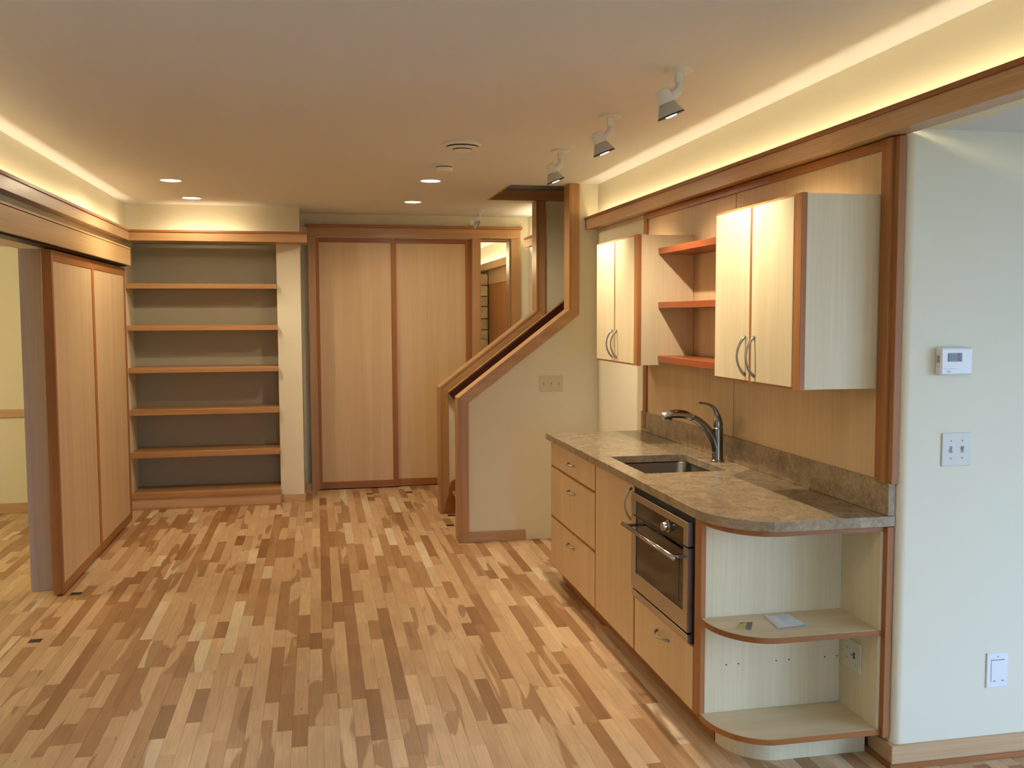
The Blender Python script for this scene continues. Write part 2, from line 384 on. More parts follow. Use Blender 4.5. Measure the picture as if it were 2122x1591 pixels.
def pv(x, y):
    d = Vector((x, y, -CAMH)); z = d.dot(fwd)
    if z < .3: return None
    return (W_/2 + FPX*d.dot(r2)/z, H_/2 - FPX*d.dot(u2)/z, z)
def score(p):
    a, b, s, e, k = p; c = pv((a+b)/2, (s+e)/2)
    if not c or not (-30 < c[0] < W_+30 and 900 < c[1] < H_+40): return 0
    x, y = (a+b)/2, (s+e)/2
    if x > 1.45 and 3.15 < y < 5.7: return 0
    if x > XK and y > 3: return 0
    if x < -1.5 and 6 < y: return 0
    return (b-a)*(e-s)*CAMH/(c[2]**3)
planks.sort(key=score, reverse=True)
def plankmesh(bm, a, b, s, e):
    g = .00015; a += g; b -= g; s += g; e -= g; c = .0006
    v = [bm.verts.new(q) for q in ((a, s, -.012), (b, s, -.012), (b, e, -.012), (a, e, -.012), (a, s, -c), (b, s, -c), (b, e, -c), (a, e, -c),
                                   (a+c, s+c, 0), (b-c, s+c, 0), (b-c, e-c, 0), (a+c, e-c, 0))]
    for i in range(4):
        j = (i+1) % 4; bm.faces.new((v[i], v[j], v[4+j], v[4+i])); bm.faces.new((v[4+i], v[4+j], v[8+j], v[8+i]))
    bm.faces.new(v[8:12]); bm.faces.new(v[3::-1])
def settone(me, vals):
    at = me.attributes.new('tone', 'FLOAT_VECTOR', 'POINT')
    at.data.foreach_set('vector', [x for t in vals for x in t])
nobj = 0; restbm = bmesh.new(); resttone = []; plugn = 0
for p in planks:
    if p[4] == 'plug':
        bm = bmesh.new(); plankmesh(bm, *p[:4]); fin('floor_plug', bm, 'plug_y', fl, recalc=False); continue
    t = toneset()
    if nobj < 300 and score(p) > 0:
        bm = bmesh.new(); plankmesh(bm, *p[:4]); o = fin('plank', bm, 'plank', fl, recalc=False); settone(o.data, [t]*12); nobj += 1
    else:
        plankmesh(restbm, *p[:4]); resttone += [t]*12
o = fin('distant_planks', restbm, 'plank', fl, recalc=False); settone(o.data, resttone); o['kind'] = 'stuff'

# ------------------------------------------------------------------ baseboards
struct(box('baseboard_stair', 1.05, 1.47, 6.705, 6.72, 0, .075, 'base_x'), 'wooden baseboard below the stair wall', 'baseboard')
bb = thing('baseboard_right', 'pale wooden baseboard wrapping the hall wall corner', 'baseboard', (XK, 3.0, 0), kind='structure')
box('board', 2.0, 5.0, 2.985, 3.0, 0, .082, 'base_x', bb); box('board', 2.0, XK, 3.0, 3.14, 0, .082, 'base_y', bb)
box('shoe_moulding', 1.988, 2.0, 2.985, 3.15, 0, .018, 'cherry_y', bb); box('shoe_moulding', 1.988, 5.0, 2.973, 2.985, 0, .018, 'cherry_x', bb)
bb = thing('baseboard_back', 'wooden baseboard around the pillar beside the bookshelf', 'baseboard', (-.2, 8.55, 0), kind='structure')
box('board', -.345, -.118, 8.528, 8.54, 0, .07, 'base_x', bb); box('board', -.13, -.118, 8.54, YB, 0, .07, 'base_y', bb)
struct(box('baseboard_closet', -.118, -.066, YB-.012, YB, 0, .07, 'base_x'), 'short piece of baseboard between pillar and closet casing', 'baseboard')

# ================================================================== LIGHT RAILS
def rail_y(name, label, x, y0, y1, wall, splits=()):
    s = 1 if wall > x else -1
    t = thing(name, label, 'light rail', (x, (y0+y1)/2, RZ0), kind='structure')
    ys = [y0] + list(splits) + [y1]
    for a, b in zip(ys, ys[1:]): box('fascia', x, x+s*.02, a, b, RZ0, RZ1-.018, 'alder_y', t, .001)
    box('cap', x-s*.008, x+s*.024, y0, y1, RZ1-.018, RZ1, 'cherry_y', t, .001)
    box('ledge', x+s*.02, wall, y0, y1, RZ0+.004, RZ0+.014, 'alder_y', t, 0)
    return t
rail_y('trim_2', 'long wooden light rail above the kitchen cabinets', 1.92, -2.5, 6.72, XK, (2.31, 3.34))
rail_y('trim_3', 'long wooden light rail above the sliding door', -1.47, -2.5, 8.23, XL)
rail_y('trim_4', 'short wooden light rail behind the stairs', 1.87, 7.9, 8.55, XK)
t = thing('trim_5', 'wooden light rail across the top of the bookshelf', 'light rail', (-.75, 8.23, RZ0), kind='structure')
box('fascia', -1.47, -.065, 8.23, 8.25, RZ0, RZ1-.018, 'alder_x', t, .001); box('cap', -1.478, -.062, 8.222, 8.254, RZ1-.018, RZ1, 'cherry_x', t, .001)
box('ledge', XL, -.065, 8.25, 8.54, RZ0+.004, RZ0+.014, 'alder_x', t, 0); box('end_board', -.085, -.065, 8.25, 8.54, RZ0, RZ1-.018, 'alder_y', t, .001)
cove('cove_lamp_kitchen', 1.952, 1.968, -1.5, 6.65, RZ0+.034, 14, (1, 0))
cove('cove_lamp_left', -1.512, -1.500, -1.5, 8.2, RZ0+.034, 19, (-1, 0))
cove('cove_lamp_bookshelf', -1.2, -.6, 8.40, 8.42, RZ0+.03, .9, (0, 1))
cove('cove_lamp_stairs', 1.94, 1.96, 7.95, 8.9, RZ0+.03, 3, (1, 0))

# ================================================================== LEFT: SLIDING DOOR
struct(box('trim_6', -1.695, -1.545, 6.05, 6.07, 0, 2.03, 'jamb_grey'), 'greyish brown jamb board at the end of the left wall', 'trim')
d = thing('door_1', 'sliding door with two pale veneer panels framed in reddish wood', 'door', (-1.508, 7.0, .012), kind='structure')
DX0, DX1 = -1.535, -1.480
DY0, DY1 = 5.91, 8.06
for a, b in ((DY0, DY0+.035), (6.91, 6.975), (DY1-.06, DY1)): box('stile', DX0, DX1, a, b, .012, 2.02, 'cherry_v', d)
for a, b in ((DY0+.035, 6.91), (6.975, DY1-.06)):
    box('rail', DX0, DX1, a, b, .012, .068, 'cherry_y', d); box('rail', DX0, DX1, a, b, 1.955, 2.02, 'cherry_y', d)
for a, b in ((DY0+.035, 6.91), (6.975, DY1-.06)): box('panel', DX0+.012, DX1-.004, a, b, .068, 1.955, 'maple_v', d, 0)
h = thing('trim_7', 'wide maple valance hiding the sliding door track', 'trim', (-1.44, 5.7, 2.038), kind='structure')
box('fascia', -1.455, -1.437, 3.2, 8.08, 2.038, 2.163, 'maple_y', h); box('cap', -1.55, -1.434, 3.2, 8.08, 2.166, 2.178, 'maple_y', h, .001)
box('track', -1.53, -1.47, 3.3, 8.06, 2.028, 2.04, 'plug_y', h, 0)
box('return_board', -1.55, -1.455, 8.06, 8.08, 2.038, 2.163, 'maple_y', h, .001)
struct(box('trim_8', -1.512, -1.504, 3.3, 5.9, -.001, .0012, 'shelf_x', bev=0), 'thin floor guide track of the sliding door', 'trim')

# ================================================================== BOOKSHELF ALCOVE
bk = thing('built_in_bookshelf', 'built-in bookshelf with five thick shelves and a plinth in the back alcove', 'bookshelf', (-.94, 8.6, 0))
for z0, z1 in ((1.868, 1.911), (1.516, 1.56), (1.160, 1.204), (.802, .850), (.440, .490)):
    box('shelf', XL, -.33, 8.45, 8.788, z0, z1, 'shelf_x', bk, .003)
box('bottom_shelf', XL, -.33, 8.44, 8.80, .098, .145, 'shelf_x', bk, .003)
box('back_panel', XL, -.33, 8.788, 8.80, .145, RZ0+.015, 'alcove_paint', bk, 0)
box('plinth', XL, -.33, 8.455, 8.475, 0, .098, 'base_x', bk); box('shoe_moulding', XL, -.34, 8.44, 8.455, 0, .018, 'shelf_x', bk)

# ================================================================== CLOSET
f = thing('trim_9', 'wooden casing and projecting header around the closet doors', 'trim', (.93, YB, 0), kind='structure')
box('casing', -.066, .003, YB-.025, YB+.02, 0, 2.366, 'alder_v', f); box('casing', 1.468, 1.547, YB-.025, YB, 0, 2.366, 'alder_v', f)
box('casing', 1.843, 1.933, YB-.025, YB, 0, 2.366, 'alder_v', f); box('header', -.066, 1.933, YB-.03, YB, 2.366, 2.453, 'alder_x', f)
box('crown', -.09, 1.95, YB-.055, YB, 2.453, 2.476, 'cherry_x', f)
box('jamb', 1.529, 1.547, YB, 9.21, 0, 2.366, 'alder_v', f); box('jamb', 1.829, 1.847, YB, 9.21, 0, 2.366, 'alder_v', f); box('jamb', 1.547, 1.829, YB, 9.21, 2.344, 2.366, 'alder_x', f)
def closet_door(n, x0, x1, y, sl, sr, lb):
    d = thing('door_%d' % n, lb, 'door', ((x0+x1)/2, y, .01), kind='structure')
    box('stile', x0, x0+sl, y, y+.03, .01, 2.36, 'cherry_v', d); box('stile', x1-sr, x1, y, y+.03, .01, 2.36, 'cherry_v', d)
    box('rail', x0+sl, x1-sr, y, y+.03, .01, .075, 'cherry_x', d); box('rail', x0+sl, x1-sr, y, y+.03, 2.315, 2.36, 'cherry_x', d)
    box('panel', x0+sl, x1-sr, y+.005, y+.025, .075, 2.315, 'maple_v', d, 0)
closet_door(2, .003, .745, 9.065, .03, .05, 'left closet door with one tall pale veneer panel')
closet_door(3, .715, 1.468, 9.10, .03, .06, 'right closet door with one tall pale veneer panel')

# ================================================================== FAR ROOM THROUGH THE OPENING
rail = thing('trim_10', 'lit wooden rail in the far room behind the narrow opening', 'light rail', (2.2, 11.5, 2.23), kind='structure')
box('fascia', 2.2, 2.22, 9.3, 13.9, 2.235, 2.325, 'maple_y', rail, .001); box('ledge', 2.22, 2.34, 9.3, 13.9, 2.235, 2.245, 'maple_y', rail, 0)
fd = thing('door_4', 'brown wooden door panel in the far room beside the stonework', 'door', (2.3, 11.2, 0), kind='structure')
box('panel', 2.3, 2.338, 9.6, 12.78, 0, 2.05, 'cherry_v', fd); box('header', 2.29, 2.338, 9.6, 12.78, 2.052, 2.2345, 'alder_y', fd)
st = thing('stone_pier', 'rough buff stone pier in the far room seen through the narrow opening', 'stonework', (2.05, 12.9, 0))
box('core', 1.64, 2.31, 12.80, 13.2, 0, 2.2, 'mortar', st, 0)
z = 0.0; k = 0
while z < 2.17:
    hh = min(R.uniform(.12, .19), 2.2-z); x = 1.63
    cut = [R.uniform(1.78, 1.88), R.uniform(2.02, 2.12)]
    for a, b in zip([x]+cut, cut+[2.29]):
        bm = bmesh.new(); addbox(bm, a+.005, b-.005, 12.77+R.uniform(0, .02), 12.9, z+.005, z+hh-.005, .008)
        for v in bm.verts: v.co += Vector((R.uniform(-.004, .004), R.uniform(-.004, .004), R.uniform(-.004, .004)))
        fin('stone', bm, 'stone_buff', st)
    z += hh
cove('cove_lamp_far_room', 2.25, 2.28, 9.4, 13.8, 2.265, 14, (1, 0))
light('POINT', 'far_room_lamp', (1.2, 11.4, 2.3), 22, (1.0, .78, .45), shadow_soft_size=.08)
light('POINT', 'side_room_lamp', (-3.2, 6.2, 1.95), 56, (1.0, .85, .52), shadow_soft_size=.1)

# ================================================================== STAIRS
def offset_path(path, w):
    """offset an open polyline (x,z) to its right-hand side"""
    out = []
    for i, p in enumerate(path):
        def nrm(a, b):
            d = Vector((b[0]-a[0], b[1]-a[1])).normalized(); return Vector((d.y, -d.x))
        if i == 0: n = nrm(path[0], path[1]); out.append((p[0]+n.x*w, p[1]+n.y*w))
        elif i == len(path)-1: n = nrm(path[-2], path[-1]); out.append((p[0]+n.x*w, p[1]+n.y*w))
        else:
            n1 = nrm(path[i-1], p); n2 = nrm(p, path[i+1]); bs = (n1+n2).normalized(); q = w/bs.dot(n1); out.append((p[0]+bs.x*q, p[1]+bs.y*q))
    return out
CP = [(.991, 0), (.991, 1.041), (1.81, 1.668), (1.81, CEIL)]
def stair_trim(name, label, yf, yb):
    t = thing(name, label, 'trim', (1.3, yf, 0), kind='structure')
    o = offset_path(CP, .060); q = offset_path(CP, -.017)
    for i, m_ in enumerate(('alder_v', 'alder_x', 'alder_v')):
        prism('casing', [CP[i], CP[i+1], o[i+1], o[i]], 'xz', yf, yf+.02, m_, t, .001)
        prism('jamb_cap', [CP[i], CP[i+1], q[i+1], q[i]], 'xz', yf-.006, yb+.006, m_, t, .001)
    return t
stair_trim('trim_11', 'wooden casing stepping up the near sloping stair opening', 6.70, 6.84)
stair_trim('trim_12', 'wooden casing stepping up the far sloping stair opening', 7.75, 7.90)
t = thing('trim_13', 'dark wooden fascia lining the ceiling opening over the stairs', 'trim', (1.7, 7.3, CEIL), kind='structure')
box('fascia', 1.38, 4.0, 7.755, 7.772, CEIL, 2.665, 'alder_x', t); box('fascia', 1.38, 1.40, 6.84, 7.755, CEIL, 2.665, 'alder_y', t)
sr = thing('staircase', 'wooden staircase climbing to the right between the stair walls', 'staircase', (1.12, 7.3, 0))
for i in range(11):
    x = 1.10+.25*i; z = .19*i
    box('riser', x, x+.02, 6.84, 7.75, z, z+.165, 'alder_v', sr); box('tread', x-.025, x+.27, 6.842, 7.748, z+.165, z+.19, 'alder_x', sr, .004)
prism('skirt_board', [(1.0, 0), (1.07, .26), (3.9, 2.40), (3.9, 1.9), (1.4, 0)], 'xz', 7.748, 7.768, 'cherry_x', sr)
hs = (1.668-1.041)/(1.81-.991); hd = Vector((1, 0, hs)).normalized(); hn = Vector((-hs, 0, 1)).normalized()
hr = thing('stair_handrail', 'dark red mahogany handrail board sloping along the far stair wall', 'handrail', (1.1, 7.7, .9))
p0 = Vector((1.048, 0, 1.003)); p1 = p0 + hd*1.6
prism('rail_board', [(p.x, p.z) for p in (p0, p1, p1-hn*.10, p0-hn*.10)], 'xz', 7.69, 7.735, 'mahogany_x', hr, .004)
prism('top_moulding', [(p.x, p.z) for p in (p0+hn*.001, p1+hn*.001, p1+hn*.012, p0+hn*.012)], 'xz', 7.70, 7.74, 'alder_x', hr, .003)
for q in (.35, 1.0):
    c = p0 + hd*q - hn*.05; tube('bracket', [(c.x, 7.735, c.z), (c.x, 7.77, c.z)], .012, 'nickel', hr, 8)

# ================================================================== KITCHEN: WALL PANELLING
pn = thing('trim_14', 'veneer wall panelling with cherry edge strips behind the kitchen cabinets', 'panelling', (2.0, 4.3, .914), kind='structure')
box('panel', 1.992, XK, 3.10, 4.331, .93, 2.215, 'maple_v', pn, .001); box('panel', 1.992, XK, 4.3385, 5.575, .93, 2.215, 'maple_v', pn, .001)
box('edge_strip', 1.982, XK, 5.575, 5.635, .93, 2.25, 'cherry_v', pn); box('edge_strip', 1.975, XK, 3.04, 3.10, 1.03, 2.25, 'cherry_v', pn)
box('edge_strip', 1.988, XK, 3.012, 3.04, 1.03, 2.25, 'cherry_v', pn); box('top_strip', 1.982, XK, 3.10, 5.575, 2.215, 2.25, 'cherry_y', pn)

# ------------------------------------------------------------------ pulls
def pull(name, c, axis, L, bow, parent, r=.0045):
    """bow pull fixed on a face looking toward -x"""
    pts = []
    n = 12
    for i in range(n+1):
        u = i/n; a = (u-.5)*L; b = bow*math.sin(math.pi*u)**.75
        pts.append((c[0]-b, c[1]+(a if axis == 'y' else 0), c[2]+(a if axis == 'z' else 0)))
    rr = [r*(1.25-.35*math.sin(math.pi*i/n)) for i in range(n+1)]
    o = tube(name, pts, rr, 'nickel', parent, 8); o['label'] = 'brushed nickel bow pull'; return o
XF = 1.395
def front(kind, y0, y1, z0, z1, parent, xf=XF, edge=.007):
    o = box(kind, xf+.001, xf+.02, y0, y1, z0, z1, 'cherry_light', parent, .001)
    box('face_panel', xf-.0015, xf+.002, y0+edge, y1-edge, z0+edge, z1-edge, 'maple_v', o, .0005)
    return o
XB = 2.012
def carcass(parent, y0, y1, z0=.10, z1=.874):
    box('body', XF+.021, XB, y0, y1, z0, z1, 'cherry_v', parent, 0)
    box('toe_kick', XF+.075, XF+.09, y0, y1, 0, .10, 'cherry_y', parent, 0)
# drawer unit
c = thing('drawer_base_cabinet', 'three-drawer base cabinet at the stair end of the worktop', 'cabinet', (1.7, 5.16, 0))
carcass(c, 4.682, 5.64)
for z0, z1, zp in ((.720, .872, .795), (.4105, .716, .638), (.105, .4065, .332)):
    o = front('drawer', 4.684, 5.638, z0, z1, c); pull('pull', (XF-.002, 5.14, zp), 'y', .125, .03, o)
c = thing('sink_base_cabinet', 'base cabinet with one tall plain door below the sink', 'cabinet', (1.7, 4.37, 0))
carcass(c, 4.06, 4.680, z1=.66); o = front('door', 4.064, 4.680, .105, .872, c); pull('pull', (XF-.002, 4.10, .775), 'z', .15, .034, o)
c = thing('oven_base_cabinet', 'base cabinet housing the oven with one wide drawer below it', 'cabinet', (1.7, 3.7, 0))
boxes('body', [(XF+.021, XB, 3.36, 4.058, .10, .365), (1.93, XB, 3.36, 4.058, .365, .874), (XF+.021, 1.93, 3.36, 3.364, .365, .874), (XF+.021, 1.93, 4.05, 4.058, .365, .874)], 'cherry_v', c)
box('toe_kick', XF+.075, XF+.09, 3.335, 4.058, 0, .10, 'cherry_y', c, 0)
o = front('drawer', 3.363, 4.058, .105, .365, c); pull('pull', (XF-.002, 3.69, .30), 'y', .14, .032, o)
box('end_stile', XF, XF+.03, 3.325, 3.36, .105, .872, 'cherry_light', c)
# oven
ov = thing('built_in_oven', 'stainless steel built-in oven with black glass and one chrome knob', 'oven', (1.65, 3.71, .37))
box('body', XF+.005, 1.92, 3.368, 4.046, .375, .868, 'black_gap', ov, 0)
def frame(name, y0, y1, z0, z1, yi0, yi1, zi0, zi1, x0, x1, mt, parent):
    return prism(name, [(y0, z0), (y1, z0), (y1, z1), (y0, z1)], 'yz', x0, x1, mt, parent, .001, holes=([(yi0, zi0), (yi1, zi0), (yi1, zi1), (yi0, zi1)],))
pnl = frame('control_panel', 3.386, 4.052, .747, .842, 3.43, 3.99, .7475, .812, 1.375, 1.40, 'steel', ov)
box('display_glass', 1.379, 1.395, 3.43, 3.99, .747, .812, 'black_glass', pnl, 0)
dr = frame('oven_door', 3.386, 4.052, .412, .741, 3.43, 3.99, .487, .7405, 1.375, 1.40, 'steel', ov)
box('door_glass', 1.379, 1.395, 3.43, 3.99, .487, .741, 'black_glass', dr, 0); box('inner_window', 1.378, 1.381, 3.48, 3.94, .51, .70, 'oven_window', dr, 0)
box('vent_strip', 1.378, 1.40, 3.386, 4.052, .372, .402, 'steel', ov)
kb = lathe('knob', [(.020, 0), (.021, .004), (.019, .006), (.018, .024), (.016, .028), (.0001, .0285)], (1.379, 3.60, .782), (-1, 0, 0), 'chrome', ov)
lathe('knob_ring', [(.026, 0), (.026, .003), (.0001, .0031)], (1.379, 3.60, .782), (-1, 0, 0), 'steel', ov)
hb = tube('handle', [(1.328, 3.395, .702), (1.328, 4.03, .702)], .0095, 'chrome', ov, 14)
for y in (3.43, 3.995): box('handle_post', 1.326, 1.376, y-.009, y+.009, .695, .709, 'chrome', ov, .002)
# ------------------------------------------------------------------ rounded end shelf
def rounded(x0, ye, rx, ry, xw=XB, y1=3.33, n=14):
    """plan outline: straight front, rounded near corner, straight end to the wall"""
    pts = [(xw, y1), (x0, y1)]
    for i in range(n+1):
        a = i/n*math.pi/2; pts.append((x0+rx-rx*math.cos(a), ye+ry-ry*math.sin(a)))
    return pts + [(xw, ye)]
e = thing('end_shelf_unit', 'rounded open shelf unit ending the kitchen run beside the hall wall', 'shelf unit', (1.7, 3.2, 0))
box('back_panel', XF+.02, 1.975, 3.305, 3.324, .12, .874, 'maple_pale', e, 0)
box('wall_panel', 1.975, XB, 3.05, 3.324, .12, .874, 'maple_pale', e, 0)
box('edge_post', 1.985, XB, 3.022, 3.05, .10, .874, 'cherry_v', e)
box('front_edge', XF, XF+.02, 3.300, 3.324, .12, .874, 'cherry_v', e)
OUT = rounded(XF, 3.037, .19, .235, 1.983, 3.304)
def curved_shelf(z0, z1, nm='shelf'):
    o = prism(nm, OUT, 'xy', z0, z1, 'cherry_x', e)
    ins = rounded(XF+.003, 3.040, .187, .232, 1.982, 3.303)
    prism('veneer_top', ins, 'xy', z1-.0005, z1+.0008, 'maple_pale_x', o); prism('veneer_underside', ins, 'xy', z0-.0008, z0+.0005, 'maple_pale_x', o)
curved_shelf(.474, .494); curved_shelf(.105, .125, 'bottom_shelf'); curved_shelf(.857, .875, 'top_shelf')
prism('plinth', rounded(1.47, 3.135, .17, .19, 1.985, 3.32), 'xy', 0, .104, 'maple_pale', e)
for x in (1.503, 1.552, 1.708, 1.761, 1.912, 1.964): tube('peg_hole', [(x, 3.3055, .307), (x, 3.3035, .307)], .0028, 'dark_slot', e, 8)
# ------------------------------------------------------------------ worktop
ct = thing('worktop', 'brown speckled stone worktop with a rounded near corner', 'worktop', (1.69, 4.3, .876))
out = rounded(1.367, 3.02, .24, .30, 2.013, 5.66, 20)
SX0, SX1, SY0, SY1 = 1.456, 1.862, 4.090, 4.632
hole = [(SX0, SY0), (SX0, SY1), (SX1-.004, SY1), (SX1-.004, 4.335), (SX1, 4.32), (SX1, SY0)]
prism('slab', out, 'xy', .876, .914, 'granite', ct, .002, holes=(hole,))
tag(box('backsplash', 1.984, 2.0125, 3.022, 5.672, .9142, 1.036, 'granite', None, .002), 'low brown stone backsplash standing along the back of the worktop', 'backsplash')
# sink
sk = thing('sink', 'undermounted stainless steel sink bowl in the stone worktop', 'sink', (1.66, 4.33, .66))
def rrect(x0, x1, y0, y1, r, z, n=5):
    out = []
    for cx, cy, a0 in ((x1-r, y1-r, 0), (x0+r, y1-r, 90), (x0+r, y0+r, 180), (x1-r, y0+r, 270)):
        for i in range(n+1):
            a = math.radians(a0+90*i/n); out.append((cx+r*math.cos(a), cy+r*math.sin(a), z))
    return out
bm = bmesh.new(); prev = None
for ins, z, r in ((-.02, .8745, .05), (-.004, .8745, .055), (-.002, .870, .055), (.004, .72, .055), (.012, .70, .055), (.035, .687, .05), (.16, .683, .03)):
    ring = [bm.verts.new(p) for p in rrect(SX0-.004+ins, SX1+.004-ins, SY0-.004+ins, SY1+.004-ins, r, z)]
    if prev:
        for k in range(len(ring)): bm.faces.new((prev[k], prev[(k+1) % len(ring)], ring[(k+1) % len(ring)], ring[k]))
    prev = ring
bm.faces.new(prev); bmesh.ops.reverse_faces(bm, faces=bm.faces[:]); fin('bowl', bm, 'sink_steel', sk, True, False)
lathe('drain', [(.045, 0), (.045, .003), (.03, .004), (.028, .001), (.0001, .001)], (1.66, 4.33, .6835), (0, 0, 1), 'chrome', sk)
# faucet
fa = thing('kitchen_faucet', 'brushed nickel pull-out faucet with curved spout and lever on top', 'faucet', (1.92, 4.353, .914))
lathe('body', [(.032, 0), (.032, .006), (.0275, .010), (.026, .05), (.0245, .12), (.025, .165), (.0225, .168), (.0225, .172)], (1.92, 4.353, .914), (0, 0, 1), 'faucet_nickel', fa)
def smooth_path(pts, n=6):
    P = [Vector(p) for p in pts]; out = []
    for i in range(len(P)-1):
        a, b, c_, d_ = P[max(i-1, 0)], P[i], P[i+1], P[min(i+2, len(P)-1)]
        for k in range(n):
            t = k/n; out.append(.5*((2*b)+(c_-a)*t+(2*a-5*b+4*c_-d_)*t*t+(3*b-a-3*c_+d_)*t**3))
    return out + [P[-1]]
sp = smooth_path([(1.916, 4.353, .965), (1.900, 4.353, 1.02), (1.868, 4.353, 1.070), (1.825, 4.353, 1.112), (1.785, 4.353, 1.134)])
tube('spout', sp, [.023-.006*i/(len(sp)-1) for i in range(len(sp))], 'faucet_nickel', fa, 14)
hp = smooth_path([(1.786, 4.353, 1.1335), (1.75, 4.353, 1.149), (1.70, 4.353, 1.1545), (1.66, 4.353, 1.151), (1.63, 4.353, 1.142)])
o = tube('spray_head', hp, [.0165+.005*math.sin(math.pi*min(1, i/(len(hp)-1)*1.05)*.9) - (.012 if i == len(hp)-1 else 0) for i in range(len(hp))], 'chrome', fa, 14)
lathe('spray_nozzle', [(.016, 0), (.015, .012), (.012, .014), (.0001, .0142)], (1.668, 4.353, 1.142), (-.2, 0, -1), 'dark_slot', o)
tube('joint_ring', [(1.7885, 4.353, 1.132), (1.785, 4.353, 1.134)], .0178, 'dark_slot', fa, 14)
lathe('lever_cap', [(.0235, 0), (.0235, .012), (.021, .03), (.016, .05), (.010, .062)], (1.921, 4.353, 1.088), (-.08, 0, 1), 'faucet_nickel', fa)
lv = smooth_path([(1.917, 4.353, 1.135), (1.908, 4.353, 1.163), (1.890, 4.353, 1.185), (1.858, 4.353, 1.200), (1.819, 4.353, 1.206)])
tube('lever', lv, [.014-.0085*min(1, i/(len(lv)-1)*1.4) for i in range(len(lv))], 'faucet_nickel', fa, 12)

# ------------------------------------------------------------------ upper cabinets
XU = 1.672; UZ0, UZ1 = 1.363, 2.06
def upper(label, y0, y1, ymid):
    c = thing('wall_cabinet', label, 'wall cabinet', (1.83, (y0+y1)/2, UZ0))
    box('body', XU+.0215, 1.991, y0+.004, y1, UZ0+.002, UZ1-.002, 'maple_pale', c, .001)
    box('near_stile', XU, XU+.0215, y0, y0+.044, UZ0, UZ1, 'cherry_light', c)
    for a, b, py in ((y0+.046, ymid-.001, ymid-.04), (ymid+.001, y1, ymid+.04)):
        o = box('door', XU+.001, XU+.0205, a, b, UZ0, UZ1, 'cherry_light', c, .001)
        box('face_panel', XU-.0015, XU+.002, a+.009, b-.009, UZ0+.009, UZ1-.009, 'maple_pale', o, .0005)
        pull('pull', (XU-.002, py, 1.47), 'z', .155, .036, o, .005)
    return c
upper('two-door wall cabinet nearest the hall, brightly lit', 3.10, 3.8375, 3.492)
upper('two-door wall cabinet at the stair end of the kitchen', 4.8475, 5.60, 5.235)
for z0, z1, lb in ((1.954, 1.987, 'top'), (1.669, 1.702, 'middle'), (1.381, 1.416, 'bottom')):
    tag(box('floating_shelf', 1.79, 1.9915, 3.8385, 4.8505, z0, z1, 'redshelf_y', None, .002), '%s of three reddish open shelves between the wall cabinets' % lb, 'shelf', 'open shelves between the wall cabinets')

# ================================================================== CEILING FITTINGS
def downlight(x, y, label, power=P_DOWN):
    t = thing('recessed_downlight', label, 'downlight', (x, y, CEIL-.006), 'recessed ceiling downlights')
    bm = bmesh.new(); n = 32
    prof = [(.088, 0), (.086, -.005), (.070, -.006), (.066, -.001)]
    rings = [[bm.verts.new((x+r*math.cos(2*math.pi*k/n), y+r*math.sin(2*math.pi*k/n), CEIL+h)) for k in range(n)] for r, h in prof]
    for p, q in zip(rings, rings[1:]):
        for k in range(n): bm.faces.new((p[k], p[(k+1) % n], q[(k+1) % n], q[k]))
    fin('trim_ring', bm, 'white_metal', t, True)
    lathe('lens', [(.068, 0), (.068, .0015), (.0001, .002)], (x, y, CEIL-.0005), (0, 0, -1), 'downlight_lens', t)
    light('SPOT', 'downlight_lamp', (x, y, CEIL-.012), power, WARM, (0, 0, -1), spot_size=math.radians(174), spot_blend=.5, shadow_soft_size=.06)
downlight(-.97, 7.02, 'recessed downlight on the left, nearer of the two before the bookshelf')
downlight(-.955, 8.02, 'recessed downlight close above the bookshelf light rail', 18)
downlight(.80, 6.73, 'recessed downlight nearer the smoke detector, before the closet')
downlight(.80, 7.99, 'recessed downlight close to the closet header', 24)
downlight(.80, 1.6, 'unseen downlight added over the living end, right', 12); downlight(-.97, 1.6, 'unseen downlight added over the living end, left', 26)  # added pair out of view, brightening the near floor and fronts
v = thing('ceiling_vent', 'round white ceiling air diffuser with stepped rings', 'air vent', (.803, 5.27, CEIL-.03))
VC = (.803, 5.27, CEIL); DN = (0, 0, -1)
lathe('outer_ring', [(.108, 0), (.108, .008), (.100, .016), (.0001, .016)], VC, DN, 'white_metal', v, 40)
lathe('slot', [(.086, .016), (.086, .0225), (.0001, .0225)], VC, DN, 'dark_slot', v, 40)
lathe('middle_ring', [(.088, .0225), (.087, .027), (.074, .031), (.0001, .031)], VC, DN, 'white_metal', v, 40)
lathe('slot', [(.054, .031), (.054, .036), (.0001, .036)], VC, DN, 'dark_slot', v, 40)
lathe('centre_disc', [(.056, .036), (.054, .040), (.0001, .044)], VC, DN, 'white_metal', v, 40)
s = thing('smoke_detector', 'small round white smoke detector between vent and downlights', 'smoke detector', (.803, 6.03, CEIL-.035))
lathe('base', [(.062, 0), (.062, .010), (.058, .012), (.0001, .012)], (.803, 6.03, CEIL), (0, 0, -1), 'white_plastic', s, 32)
lathe('gap', [(.050, .012), (.050, .018), (.0001, .018)], (.803, 6.03, CEIL), (0, 0, -1), 'dark_slot', s, 32)
lathe('cover', [(.056, .018), (.055, .032), (.046, .040), (.0001, .042)], (.803, 6.03, CEIL), (0, 0, -1), 'white_plastic', s, 32)

